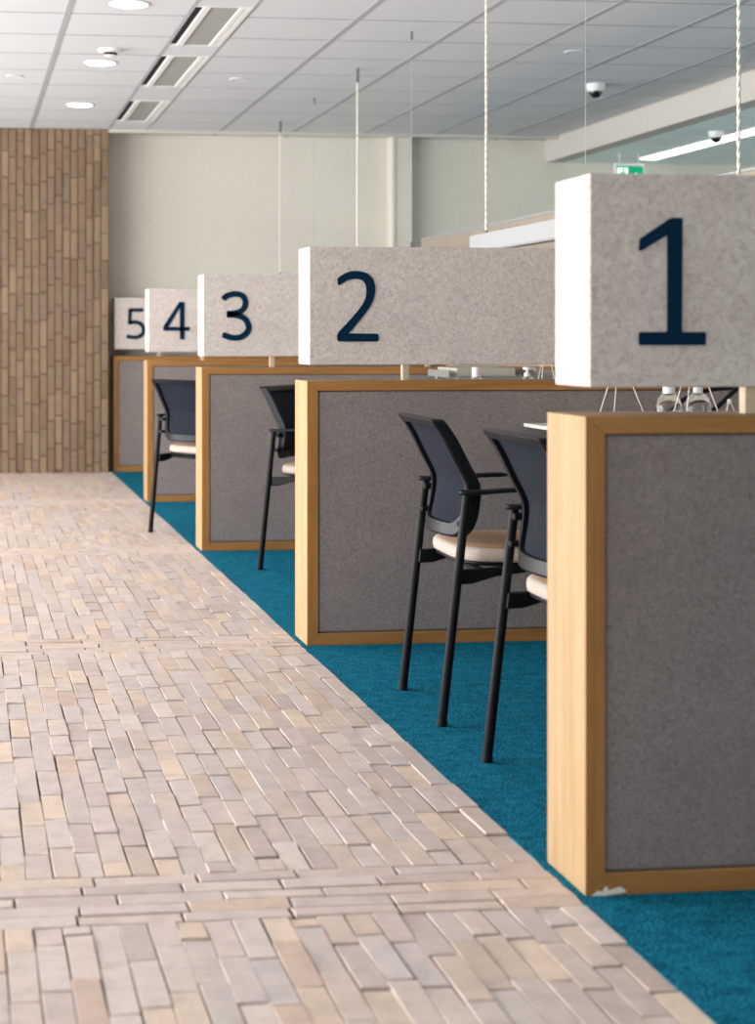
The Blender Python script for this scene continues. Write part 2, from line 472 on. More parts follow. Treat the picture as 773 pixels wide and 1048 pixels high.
def vent(y0, y1, label):
    t = thing('ceiling_vent', label, 'ceiling vent', ((VX0 + VX1) / 2, (y0 + y1) / 2, CZ), 0, 'vents in a row in the ceiling')
    L = (y1 - y0) / 2 - 0.002; w = (VX1 - VX0) / 2 - 0.006
    bm = bmesh.new()
    box(bm, -w, w, -L, L, 0.009, 0.0115); 
    box(bm, -w, w, -L, -L + 0.012, -0.004, 0.009); box(bm, -w, w, L - 0.012, L, -0.004, 0.009)
    link_mesh('housing', bm, M['white_metal'], t)
    bm = bmesh.new(); box(bm, -w, -w + 0.044, -L + 0.012, L - 0.012, 0.0065, 0.009); link_mesh('slot', bm, M['dark_slot'], t)
    bm = bmesh.new(); box(bm, -w + 0.085, w - 0.068, -L + 0.012, L - 0.012, 0.001, 0.009); link_mesh('perforated_panel', bm, M['grey_metal'], t)
    for a, b in ((-w + 0.044, -w + 0.080), (w - 0.066, w - 0.036), (w - 0.03, w)):
        bm = bmesh.new(); box(bm, a, b, -L + 0.012, L - 0.012, -0.006, 0.009); link_mesh('blade', bm, M['white_metal'], t, bevel=0.002)
for (a, b), l in zip(VENTS, ('long ceiling vent with grey panel nearest the viewer at the top of the row', 'long ceiling vent in the middle of the row of three',
                            'long ceiling vent farthest back, right before the cream wall')):
    vent(a, b, l)

def downlight(x, y, label):
    t = thing('downlight', label, 'ceiling light', (x, y, CZ), 0, 'round downlights above the aisle')
    bm = bmesh.new(); lathe(bm, [(0.088, -0.001), (0.103, 0.0), (0.105, -0.003), (0.098, -0.007), (0.088, -0.006), (0.088, -0.001)], n=40)
    link_mesh('trim_ring', bm, M['white_metal'], t, smooth=True)
    bm = bmesh.new(); lathe(bm, [(0, -0.0045), (0.05, -0.0045), (0.0885, -0.004), (0.0885, -0.0005), (0, -0.0005)], n=40)
    link_mesh('lens', bm, M['lens'], t)
for x, y, l in ((0.837, 8.185, 'lit round downlight at the top edge, nearest the viewer'), (0.837, 9.953, 'lit round downlight just below the smoke detector'),
                (0.840, 11.767, 'lit round downlight closest to the brick wall')):
    downlight(x, y, l)

def smoke_detector(x, y, z, label):
    t = thing('smoke_detector', label, 'smoke detector', (x, y, z))
    bm = bmesh.new(); lathe(bm, [(0, 0), (0.072, 0), (0.072, -0.008), (0.06, -0.016), (0.042, -0.019), (0, -0.019)]); link_mesh('base', bm, M['white_plastic'], t)
    for k in range(8):
        a = 2 * math.pi * k / 8; c, s = math.cos(a), math.sin(a)
        bm = bmesh.new(); tube(bm, [(0.030 * c, 0.030 * s, -0.018), (0.030 * c, 0.030 * s, -0.034)], 0.0095, 8); link_mesh('sensor_vent', bm, M['dark_slot'], t)
    bm = bmesh.new(); lathe(bm, [(0, -0.033), (0.037, -0.033), (0.035, -0.037), (0.02, -0.039), (0, -0.040)]); link_mesh('cap', bm, M['white_plastic'], t, smooth=True)
smoke_detector(0.855, 9.50, CZ, 'small white smoke detector with dark slots between two downlights')

def dome_camera(x, y, z, s, label):
    t = thing('dome_camera', label, 'security camera', (x, y, z))
    bm = bmesh.new(); lathe(bm, [(0, 0), (0.058 * s, 0), (0.058 * s, -0.02 * s), (0.05 * s, -0.045 * s), (0.045 * s, -0.05 * s), (0, -0.05 * s)]); link_mesh('housing', bm, M['white_plastic'], t, smooth=False)
    bm = bmesh.new(); lathe(bm, [(0.0425 * s, -0.05 * s)] + [(0.0425 * s * math.cos(a), -0.05 * s - 0.042 * s * math.sin(a)) for a in (0.3, 0.6, 0.9, 1.2, 1.4)] + [(0, -0.092 * s)]); link_mesh('dome', bm, M['smoke_glass'], t, smooth=True)
dome_camera(4.195, 10.43, CZ + 0.003, 1.05, 'white dome camera with black lens under the upper ceiling')
dome_camera(5.46, 11.30, LOWZ + 0.003, 0.95, 'white dome camera beside the lit strip on the lower ceiling')

def disc(x, y, r, label):
    o_bm = bmesh.new(); lathe(o_bm, [(0, 0), (r, 0), (r, -0.003), (r * 0.85, -0.006), (r * 0.8, -0.004), (0, -0.004)], n=32)
    o = link_mesh('ceiling_disc', o_bm, M['tile'], loc=(x, y, CZ)); tag(o, label, 'ceiling speaker', 'flat discs set in the ceiling tiles')
disc(3.606, 9.262, 0.072, 'flat white ceiling disc above and left of the dome camera')
disc(1.794, 10.49, 0.065, 'faint flat ceiling disc right of the row of vents')
disc(0.327, 10.537, 0.06, 'faint flat ceiling disc at far left beside the grid line')

# strip light on the lower ceiling
t = thing('strip_light', 'long lit strip light on the lower ceiling right of the beam', 'ceiling light', (5.70, 9.5, LOWZ))
bm = bmesh.new(); box(bm, -0.085, 0.085, -3.55, 3.55, -0.006, 0.0); link_mesh('housing', bm, M['white_metal'], t)
bm = bmesh.new(); box(bm, -0.07, 0.07, -3.53, 3.53, -0.014, -0.006); link_mesh('diffuser', bm, M['strip'], t, bevel=0.003)

# exit sign
t = thing('exit_sign', 'small green and white emergency exit sign hanging under the lower ceiling', 'exit sign', (5.39, 12.70, LOWZ))
bm = bmesh.new(); box(bm, -0.12, 0.12, -0.022, 0.022, -0.108, -0.085); box(bm, -0.12, -0.116, -0.022, 0.022, -0.29, -0.108); box(bm, 0.116, 0.12, -0.022, 0.022, -0.29, -0.108)
link_mesh('housing', bm, M['white_plastic'], t, bevel=0.003)
for x in (-0.08, 0.08):
    bm = bmesh.new(); tube(bm, [(x, 0, -0.086), (x, 0, 0.0)], 0.004, 8); link_mesh('hanger', bm, M['white_metal'], t)
bm = bmesh.new(); box(bm, -0.116, 0.116, -0.016, 0.016, -0.288, -0.108); link_mesh('panel', bm, M['exit_green'], t)
bm = bmesh.new()
f = -0.0175
prism(bm, [(-0.105, -0.275), (-0.015, -0.275), (-0.015, -0.122), (-0.105, -0.122)], f, -0.0155)                        # doorway
prism(bm, [(0.02, -0.20), (0.06, -0.16), (0.06, -0.185), (0.105, -0.185), (0.105, -0.215), (0.06, -0.215), (0.06, -0.24)], f, -0.0155)   # arrow
link_mesh('pictogram', bm, M['exit_white'], t)
bm = bmesh.new(); g0 = -0.0195
prism(bm, [(-0.052 + 0.011 * math.cos(a), -0.140 + 0.011 * math.sin(a)) for a in [k * math.pi / 6 for k in range(12)]], g0, f)
prism(bm, [(-0.078, -0.158), (-0.05, -0.155), (-0.030, -0.178), (-0.036, -0.184), (-0.052, -0.170), (-0.05, -0.20), (-0.035, -0.222), (-0.04, -0.25), (-0.05, -0.25), (-0.05, -0.225), (-0.064, -0.208), (-0.075, -0.235), (-0.098, -0.235), (-0.098, -0.225), (-0.082, -0.222), (-0.072, -0.19), (-0.07, -0.17), (-0.086, -0.176), (-0.092, -0.190), (-0.098, -0.186)], g0, f)
link_mesh('running_figure', bm, M['exit_green'], t)

# beige screen behind the booths
t = thing('acoustic_screen', 'long beige felt screen running behind the booths toward the back wall', 'room divider', (3.78, 8.2, 0))
y = -4.6; k = 0
while y < 4.9:
    bm = bmesh.new(); box(bm, 0, 0.06, y + 0.002, min(y + 1.2, 4.95) - 0.002, 0.02, 1.905); link_mesh('felt_panel', bm, M['screen_felt'], t, bevel=0.006); y += 1.2
bm = bmesh.new(); box(bm, -0.003, 0.063, -4.6, 4.95, 1.905, 1.918); link_mesh('top_rail', bm, M['grid'], t)
bm = bmesh.new(); box(bm, 0.004, 0.056, -4.6, 4.95, 0.0, 0.02); link_mesh('plinth', bm, M['grid'], t)

# ------------------------------------------------------------------ partitions
def make_partition(label):
    t = thing('partition', label, 'partition', (XP, YS[0], 0), 0, 'oak framed partitions between the booths')
    a, tp, bt = 0.040, 0.034, 0.043
    H, L, D = HGT, LEN, DEP
    lip = 0.003
    boards = (('side_board', [(0, 0), (a, bt), (a, H - tp), (0, H)], 'z'), ('side_board', [(L, 0), (L, H), (L - a, H - tp), (L - a, bt)], 'z'),
              ('top_board', [(0, H), (a, H - tp), (L - a, H - tp), (L, H)], 'x'), ('bottom_board', [(0, 0), (L, 0), (L - a, bt), (a, bt)], 'x'))
    for nm, pts, ax in boards:
        bm = bmesh.new(); prism(bm, pts, lip, D - lip); bd = link_mesh(nm, bm, M['oak_' + ax], t, bevel=0.0008)
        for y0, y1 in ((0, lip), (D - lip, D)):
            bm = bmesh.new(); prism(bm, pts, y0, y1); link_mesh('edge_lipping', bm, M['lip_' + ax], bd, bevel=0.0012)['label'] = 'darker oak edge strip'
    bm = bmesh.new(); box(bm, a + 0.0015, L - a - 0.0015, 0.004, D - 0.004, bt + 0.0015, H - tp - 0.0015)
    link_mesh('fabric_panel', bm, M['grey_felt'], t, bevel=0.010, seg=4)
    return t
PL = ['oak framed grey felt partition nearest the viewer, under the sign reading 1', 'oak framed grey felt partition under the sign reading 2', 'oak framed grey felt partition under the sign reading 3',
      'oak framed grey felt partition under the sign reading 4', 'oak framed grey felt partition under the sign reading 5, beside the brick wall']
p0 = make_partition(PL[0])
for y, l in list(zip(YS, PL))[1:]: dup(p0, (XP, y, 0), 0, l)

# pale mortar smeared on the nearest frame's lower corner
bm = bmesh.new()
prism(bm, [(0.012, 0.001), (0.024, 0.010), (0.033, 0.008), (0.042, 0.019), (0.047, 0.010), (0.060, 0.014), (0.072, 0.016), (0.084, 0.007), (0.074, 0.004), (0.055, 0.002), (0.04, 0.0)], -0.0012, 0.0005)
link_mesh('mortar_smear', bm, M['paper'], p0)['label'] = 'pale mortar smear'

# ------------------------------------------------------------------ numbered signs
GH = 0.252
def smooth_poly(pts): return [tuple(p) for p in pts]
def stroke(bm, pts, w, y0, y1, sub=6):
    P = [p.to_2d() for p in crom([(x, z, 0) for x, z in pts], sub)]
    L, Rr = [], []
    for i, p in enumerate(P):
        d = (P[min(i + 1, len(P) - 1)] - P[max(i - 1, 0)]).normalized(); n = V((-d.y, d.x))
        L.append(p + n * w / 2); Rr.append(p - n * w / 2)
    # gently rounded ends
    d0 = (P[0] - P[1]).normalized() * w * 0.12; d1 = (P[-1] - P[-2]).normalized() * w * 0.12
    pts = [L[0] * 0.82 + Rr[0] * 0.18 + d0] + L + [L[-1] * 0.82 + Rr[-1] * 0.18 + d1, Rr[-1] * 0.82 + L[-1] * 0.18 + d1] + Rr[::-1] + [Rr[0] * 0.82 + L[0] * 0.18 + d0]
    prism(bm, [(p.x, p.y) for p in pts], y0, y1)

def norm(pts, x0, zb, s): return [((x - x0) * s, (zb - z) * s) for x, z in pts]
def rounded(pts, r):
    """soften the corners of an outline"""
    out = []; n = len(pts)
    for i in range(n):
        p = V(pts[i]); a = V(pts[i - 1]); b = V(pts[(i + 1) % n])
        u = (a - p); v = (b - p)
        if u.length < 2.2 * r or v.length < 2.2 * r or abs(u.angle(v) - math.pi) < 0.45: out.append(tuple(p)); continue
        q = p + u.normalized() * r; e = p + v.normalized() * r
        for k in range(5):
            t = k / 4; out.append(tuple(q * (1 - t) ** 2 + p * 2 * t * (1 - t) + e * t * t))
    return out

def numeral(d):
    bm = bmesh.new(); y0, y1 = -0.0035, 0.002
    if d == 1:
        s = GH / 760
        prism(bm, rounded(norm([(100, 897), (517, 897), (517, 818), (367, 818), (371, 137), (300, 137), (105, 265), (100, 335), (115, 335), (277, 240), (277, 818), (100, 818)], 100, 897, s), 0.0045), y0, y1)
    elif d == 2:
        s = GH / 568
        o = [(203, 185), (215, 170), (245, 149), (280, 132), (315, 122), (350, 119), (392, 122), (430, 132), (462, 148), (487, 172), (504, 202), (513, 235), (514, 272), (510, 310), (498, 352), (480, 390), (452, 434), (420, 475), (386, 518), (350, 560), (322, 593), (295, 622), (530, 624), (540, 636), (542, 672), (532, 688), (215, 688), (202, 677), (200, 637), (211, 613), (260, 562), (296, 524), (330, 487), (362, 451), (390, 415), (411, 387), (425, 360), (436, 330), (441, 300), (442, 270), (439, 243), (431, 221), (419, 203), (400, 190), (376, 184), (350, 183), (324, 185), (300, 190), (277, 200), (255, 212), (220, 235), (208, 229)]
        prism(bm, norm(o, 200, 688, s), y0, y1)
    elif d == 3:
        s = GH / 181
        stroke(bm, norm([(99, 126), (106, 117), (125, 109), (148, 107), (171, 115), (181, 138), (173, 162), (150, 176), (113, 180)], 95, 278, s), 21 * s, y0, y1)
        stroke(bm, norm([(113, 184), (148, 186), (178, 199), (193, 228), (184, 252), (160, 267), (128, 268), (97, 258)], 95, 278, s), 21.5 * s, y0, y1)
    elif d == 4:
        s = GH / 173
        q = lambda pts: norm(pts, 249, 265, s)
        prism(bm, rounded(q([(325, 92), (347, 92), (347, 265), (325, 265)]), 0.004), y0, y1)
        prism(bm, rounded(q([(249, 207), (371, 207), (371, 225), (249, 225)]), 0.004), y0, y1)
        prism(bm, q([(322, 92), (330, 92), (330, 112), (273, 207), (273, 212), (249, 212), (249, 205)]), y0, y1)
    else:
        s = GH / 140
        q = lambda pts: norm(pts, 72, 264, s)
        prism(bm, rounded(q([(80, 124), (148, 124), (148, 141), (80, 141)]), 0.004), y0, y1)
        prism(bm, q([(80, 124), (96, 124), (93, 196), (77, 196)]), y0, y1)
        stroke(bm, q([(80, 191), (108, 187), (135, 194), (149, 217), (144, 241), (124, 254), (100, 256), (73, 252)]), 17.5 * s, y0, y1)
    return bm

SL = {1: 'largest pale felt sign block with a navy numeral 1', 2: 'pale felt sign block with a navy numeral 2', 3: 'pale felt sign block with a navy numeral 3',
      4: 'pale felt sign block with a navy numeral 4', 5: 'pale felt sign block with a navy numeral 5 beside the brick wall'}
SZ0, SZ1, SD, SLEN = 1.001, 1.423, 0.19, 1.42
felt_me = post_me = None
for d, y in zip(range(1, 6), YS):
    t = thing('numbered_sign', SL[d], 'sign', (1.224, y, HGT), 0, 'numbered felt signs above the partitions')
    bm = bmesh.new(); box(bm, 0, SLEN, 0, SD, SZ0 - HGT, SZ1 - HGT); link_mesh('felt_block', bm, M['sign_felt'], t, bevel=0.004, seg=3)
    o = link_mesh('numeral', numeral(d), M['navy'], t); o.location = (0.10, 0, 1.084 - HGT)
    o['label'] = 'navy numeral %d' % d
    for x in (0.364, 1.2):
        bm = bmesh.new(); box(bm, x, x + 0.024, 0.085, 0.112, 0.0, SZ0 - HGT); link_mesh('post', bm, M['post_oak'], t, bevel=0.0015)

# ------------------------------------------------------------------ chairs
def make_chair(label):
    t = thing('visitor_chair', label, 'chair', (0, 0, 0), 0, 'black visitor chairs in the booths')
    # legs
    for s in (1, -1):
        bm = bmesh.new(); tube(bm, [(0, 0.235 * s, 0.006), (0.0735, 0.235 * s, 0.66)], [0.0135, 0.0125], 16)
        leg = link_mesh('leg', bm, M['black_metal'], t, smooth=False)
        bm = bmesh.new(); tube(bm, [(-0.0005, 0.235 * s, 0.0), (0.0018, 0.235 * s, 0.018)], 0.0152, 16); link_mesh('foot_cap', bm, M['black_plastic'], leg)
    for s in (1, -1):
        bm = bmesh.new(); tube(bm, [(0.53, 0.225 * s, 0.006), (0.475, 0.222 * s, 0.43)], [0.0125, 0.0125], 16)
        leg = link_mesh('leg', bm, M['black_metal'], t)
        bm = bmesh.new(); tube(bm, [(0.5305, 0.225 * s, 0.0), (0.528, 0.225 * s, 0.018)], 0.0152, 16); link_mesh('foot_cap', bm, M['black_plastic'], leg)
    # side rails, deep at the rear leg and thin under the seat
    for s in (1, -1):
        bm = bmesh.new(); prism(bm, [(0.045, 0.398), (0.09, 0.400), (0.16, 0.420), (0.27, 0.434), (0.49, 0.432), (0.49, 0.450), (0.27, 0.456), (0.14, 0.444), (0.05, 0.440)], 0.222 * s - 0.011, 0.222 * s + 0.011)
        link_mesh('side_rail', bm, M['black_metal'], t, bevel=0.004)
    for x in (0.13, 0.44):
        bm = bmesh.new(); tube(bm, [(x, -0.215, 0.43), (x, 0.215, 0.43)], 0.010, 10); link_mesh('cross_bar', bm, M['black_metal'], t)
    # seat: rounded pad
    def outline(k, front=0.52, rear=0.060, hw=0.228):
        pts = []; cx = (front + rear) / 2; hx = (front - rear) / 2
        for i in range(48):
            a = 2 * math.pi * i / 48; ca, sa = math.cos(a), math.sin(a)
            e = 2 / 4.0
            x = math.copysign(abs(ca) ** e, ca); yv = math.copysign(abs(sa) ** e, sa)
            narrow = 1 - 0.06 * (x < 0) * abs(x)
            pts.append((cx + x * (hx - k), yv * (hw - k) * narrow))
        return pts
    def stack(levels, mat, name):
        bm = bmesh.new(); rings = [[bm.verts.new((x, y, z)) for x, y in outline(k)] for k, z in levels]
        for A, B in zip(rings, rings[1:]):
            for i in range(48): bm.faces.new((A[i], A[(i + 1) % 48], B[(i + 1) % 48], B[i]))
        bm.faces.new(rings[0][::-1]); bm.faces.new(rings[-1])
        return link_mesh(name, bm, mat, t, smooth=True)
    stack([(0.022, 0.444), (0.010, 0.447), (0.008, 0.456), (0.012, 0.457)], M['black_plastic'], 'seat_pan')
    st = stack([(0.012, 0.457), (0.002, 0.461), (0.0, 0.474), (0.002, 0.488), (0.008, 0.494), (0.014, 0.4955)], M['seat_side_lit'], 'seat')
    st['label'] = 'seat sides painted pale as if window-lit'
    tp = stack([(0.0135, 0.494), (0.020, 0.4985), (0.06, 0.502), (0.12, 0.5035)], M['seat_top'], 'cushion_top'); tp.parent = st
    tp['label'] = 'tan seat top'
    # arms
    for s in (1, -1):
        bm = bmesh.new()
        sec = [(0.050, 0.006, 0.660), (0.056, 0.016, 0.660), (0.075, 0.022, 0.660), (0.10, 0.024, 0.660), (0.16, 0.022, 0.664), (0.24, 0.021, 0.668), (0.31, 0.020, 0.670), (0.335, 0.012, 0.669)]
        rings = []
        for x, w, z in sec:
            h = 0.0065 if x < 0.32 else 0.004
            rings.append([bm.verts.new((x, 0.235 * s + yy, z + zz)) for yy, zz in ((-w, 0), (-w * 0.7, h), (w * 0.7, h), (w, 0), (w * 0.7, -h), (-w * 0.7, -h))])
        for A, B in zip(rings, rings[1:]):
            for i in range(6): bm.faces.new((A[i], A[(i + 1) % 6], B[(i + 1) % 6], B[i]))
        bm.faces.new(rings[0]); bm.faces.new(rings[-1][::-1])
        link_mesh('armrest', bm, M['black_plastic'], t, smooth=True)
    # backrest
    E = [(0.520, 0.078), (0.545, 0.076), (0.565, 0.075), (0.609, 0.080), (0.650, 0.083), (0.682, 0.079), (0.743, 0.046), (0.816, 0.008), (0.865, -0.026)]
    T = [(0.520, 0.036), (0.60, 0.040), (0.68, 0.043), (0.76, 0.044), (0.865, 0.042)]
    B = [(0.520, 0.052), (0.65, 0.034), (0.78, 0.016), (0.865, 0.008)]
    HW, Z0, Z1 = 0.207, 0.522, 0.866
    def sx(y, z): return interp(E, z) - interp(B, z) * (1 - min(1, (y / HW) ** 2))
    def rrect(inset_s, inset_b, inset_t, rb, rt, n=9):
        hw = HW - inset_s; a = Z0 + inset_b; b = Z1 - inset_t; P = []
        def arc(cy, cz, r, d0):
            return [(cy + r * math.cos(R(d0 + 90 * k / n)), cz + r * math.sin(R(d0 + 90 * k / n))) for k in range(n + 1)]
        corners = [arc(hw - rt, b - rt, rt, 0), arc(-hw + rt, b - rt, rt, 90), arc(-hw + rb, a + rb, rb, 180), arc(hw - rb, a + rb, rb, 270)]
        for i, c in enumerate(corners):
            P += c
            q = corners[(i + 1) % 4][0]; p = c[-1]
            for k in range(1, 12): P.append((p[0] + (q[0] - p[0]) * k / 12, p[1] + (q[1] - p[1]) * k / 12))
        return P
    O = rrect(0, 0, 0, 0.070, 0.012); I = rrect(0.026, 0.040, 0.024, 0.060, 0.008)
    bm = bmesh.new(); n = len(O)
    lim = 0.004
    def ring(P, f):
        return [bm.verts.new((sx(y, z) + f * interp(T, z), y, z)) for y, z in P]
    Oi = [(y + (iy - y) * 0.15, z + (iz - z) * 0.15) for (y, z), (iy, iz) in zip(O, I)]
    rings = [ring(I, 0.10), ring(Oi, 0.0), ring(O, 0.14), ring(O, 0.9), ring(Oi, 1.0), ring(I, 0.85)]
    for k in range(6):
        A, Bq = rings[k], rings[(k + 1) % 6]
        for i in range(n): bm.faces.new((A[i], A[(i + 1) % n], Bq[(i + 1) % n], Bq[i]))
    fr = link_mesh('backrest_frame', bm, M['black_plastic'], t, smooth=False, bevel=0.002)
    bm = bmesh.new(); C = rrect(0.022, 0.036, 0.020, 0.062, 0.010)
    cy, cz = 0.0, 0.70
    layers = []
    for k in range(0, 9):
        q = 1 - k / 9
        layers.append([(cy + (y - cy) * q, cz + (z - cz) * q) for y, z in C])
    for f, off in ((0, 0.45), (1, 0.60)):
        rs = [[bm.verts.new((sx(y, z) + off * interp(T, z), y, z)) for y, z in L] for L in layers]
        ctr = bm.verts.new((sx(cy, cz) + off * interp(T, cz), cy, cz))
        for A, Bq in zip(rs, rs[1:]):
            for i in range(n): bm.faces.new((A[i], A[(i + 1) % n], Bq[(i + 1) % n], Bq[i]))
        for i in range(n): bm.faces.new((rs[-1][i], rs[-1][(i + 1) % n], ctr))
    link_mesh('mesh_panel', bm, M['weave'], fr, smooth=True)['label'] = 'slate blue mesh panel'
    # brackets joining backrest and rear legs
    for s in (1, -1):
        for b in ((0.062, 0.100, 0.628, 0.646), (0.052, 0.094, 0.560, 0.575)):
            bm = bmesh.new(); box(bm, b[0], b[1], *sorted((0.200 * s, 0.238 * s)), b[2], b[3]); link_mesh('back_bracket', bm, M['black_metal'], t, bevel=0.003)
    return t
ch = make_chair('black visitor chair fully seen in front of the second partition, pulled in straight')
ch.location = (1.352, 4.701, 0); ch.rotation_euler = (0, 0, R(-2))
dup(ch, (1.346, 3.839, 0), R(0), 'nearest black visitor chair, half hidden behind the nearest partition')
dup(ch, (1.537, 7.749, 0), R(-38), 'black visitor chair turned toward the viewer, peeking out behind the second partition')
dup(ch, (1.1685, 8.871, 0), R(32), 'black visitor chair standing with one leg on the brick aisle, behind the third partition')

# ------------------------------------------------------------------ desks between the partitions
DZ = 0.79
def make_desk(label):
    t = thing('desk', label, 'desk', (2.008, (YS[0] + DEP + YS[1]) / 2, 0), 0, 'white desks between partitions')
    hl = (YS[1] - YS[0] - DEP) / 2 - 0.012
    bm = bmesh.new(); box(bm, 0, 1.15, -hl, hl, DZ - 0.013, DZ); link_mesh('desk_top', bm, M['white_laminate'], t, bevel=0.002)
    for s in (1, -1):
        bm = bmesh.new()
        y = s * (hl - 0.06)
        box(bm, 0.22, 0.26, y - 0.02, y + 0.02, 0.0, DZ - 0.022); box(bm, 0.95, 0.99, y - 0.02, y + 0.02, 0.0, DZ - 0.022); box(bm, 0.26, 0.95, y - 0.015, y + 0.015, DZ - 0.062, DZ - 0.022)
        link_mesh('leg_frame', bm, M['grid'], t)
    return t
dk = make_desk('white desk in the first booth, edge showing above the nearest chair')
dup(dk, (2.008, (YS[1] + DEP + YS[2]) / 2, 0), 0, 'white desk in the second booth, hidden behind the partition under sign 2')

def make_bottle(kind, loc, label, grp=None):
    t = thing('bottle', label, 'bottle', loc, 0, 'clear bottles on the desks')
    prof = [(0, 0.0), (0.030, 0.0), (0.036, 0.004), (0.037, 0.02), (0.0365, 0.055), (0.037, 0.10), (0.036, 0.118), (0.030, 0.136), (0.020, 0.148), (0.013, 0.152), (0.012, 0.160), (0.0095, 0.160), (0.0105, 0.150), (0.018, 0.1445), (0.028, 0.133), (0.034, 0.117), (0.035, 0.10), (0.0345, 0.055), (0.035, 0.02), (0.034, 0.0055), (0, 0.004)]
    bm = bmesh.new(); lathe(bm, prof, n=36); link_mesh('bottle_body', bm, M['clear'], t, smooth=True)
    bm = bmesh.new()
    if kind == 'cap':
        lathe(bm, [(0, 0.150), (0.0155, 0.150), (0.0165, 0.152), (0.0165, 0.187), (0.015, 0.190), (0, 0.190)], n=28); link_mesh('cap', bm, M['white_plastic'], t)
    else:
        lathe(bm, [(0, 0.152), (0.013, 0.152), (0.013, 0.166), (0.006, 0.168), (0.0055, 0.180), (0, 0.180)], n=24); col = link_mesh('collar', bm, M['white_plastic'], t)
        bm = bmesh.new(); lathe(bm, [(0, 0.179), (0.016, 0.179), (0.017, 0.184), (0.016, 0.189), (0, 0.190)], n=24); tube(bm, [(0, 0, 0.184), (0.028, 0, 0.1835), (0.034, 0, 0.178)], 0.0045, 8); link_mesh('pump_head', bm, M['white_plastic'], col)
    return t
make_bottle('cap', (1.985, 4.40, DZ), 'clear bottle with white cap seen under the sign reading 1')
make_bottle('pump', (2.076, 4.41, DZ), 'clear pump bottle just left of the wooden post under sign 1')
make_bottle('cap', (2.037, 6.30, DZ), 'bottle whose white cap shows under the sign reading 2')
make_bottle('pump', (2.249, 6.30, DZ), 'bottle whose white pump head shows under the right end of sign 2')

def wire_stand(loc, base, apex, label, spread=(-1, 0.15, 1)):
    bm = bmesh.new(); h = apex
    for k, s in enumerate(spread):
        yb = 0.09 if abs(s) < 0.5 else -0.03
        tube(bm, [(s * base / 2, yb, 0.0), (s * base / 2 * 0.05, yb * 0.05, h)], 0.0014, 8)
    lathe(bm, [(0, h - 0.008), (0.006, h - 0.006), (0.006, h + 0.004), (0, h + 0.007)], n=12)
    o = link_mesh('wire_stand', bm, M['white_wire'], loc=loc)
    tag(o, label, 'wire stand', 'wire stands on the desks'); return o
wire_stand((1.855, 4.44, DZ), 0.20, 0.255, 'white wire tripod stand left of the bottles under sign 1')
wire_stand((1.963, 4.20, DZ), 0.20, 0.275, 'white wire tripod stand in front of the bottles under sign 1')
wire_stand((2.345, 6.36, DZ), 0.12, 0.30, 'white wire tripod stand at the right end of the gap under sign 2')
wire_stand((2.165, 4.40, DZ), 0.085, 0.128, 'tiny white wire stand right by the wooden post under sign 1')

# letter tray with papers, second booth
t = thing('letter_tray', 'smoky grey letter tray with papers showing in the gap under sign 2', 'letter tray', (2.33, 7.0, DZ))
for i, z in enumerate((0.012, 0.085, 0.135)):
    bm = bmesh.new(); x0, x1 = -0.24 + 0.03 * (i % 2), 0.24
    box(bm, x0, x1, -0.16, 0.16, z, z + 0.005); box(bm, x0, x1, 0.155, 0.16, z + 0.005, z + 0.03); box(bm, x0, x0 + 0.004, -0.16, 0.155, z + 0.005, z + 0.03); box(bm, x1 - 0.004, x1, -0.16, 0.155, z + 0.005, z + 0.03)
    link_mesh('tray', bm, M['tray_grey'], t)
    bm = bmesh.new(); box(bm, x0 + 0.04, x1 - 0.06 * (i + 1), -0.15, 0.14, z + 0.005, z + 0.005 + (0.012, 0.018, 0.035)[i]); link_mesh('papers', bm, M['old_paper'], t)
for x in (-0.20, 0.232):
    for y in (-0.15, 0.15):
        bm = bmesh.new(); tube(bm, [(x, y, 0.0), (x, y, 0.136)], 0.005, 8); link_mesh('support_rod', bm, M['wire'], t)

def black_cable(pts, label):
    bm = bmesh.new(); tube(bm, crom(pts, 8), 0.008, 8)
    tag(link_mesh('cable', bm, M['black_plastic']), label, 'cable', 'black cables on the first desk')
z = DZ + 0.008
black_cable([(2.19, 5.0, z), (2.24, 5.0, 0.85), (2.31, 5.0, 0.900), (2.375, 5.0, 0.925), (2.47, 5.02, 0.935), (2.60, 5.05, 0.93), (2.72, 5.1, 0.86), (2.76, 5.12, z)], 'curved black cable just right of the bottles under sign 1')
black_cable([(2.27, 4.9, z), (2.33, 4.92, 0.845), (2.40, 4.95, 0.880), (2.49, 5.0, 0.935), (2.56, 5.02, 0.955), (2.66, 5.05, 0.93), (2.73, 5.06, 0.85), (2.75, 5.07, z)], 'straight slanting black cable left of the wooden post under sign 1')
black_cable([(2.40, 4.80, z), (2.43, 4.82, 0.86), (2.47, 4.84, 0.91), (2.53, 4.86, 0.95), (2.62, 4.88, 0.95), (2.69, 4.9, 0.88), (2.71, 4.9, z)], 'short black cable touching the wooden post under sign 1')

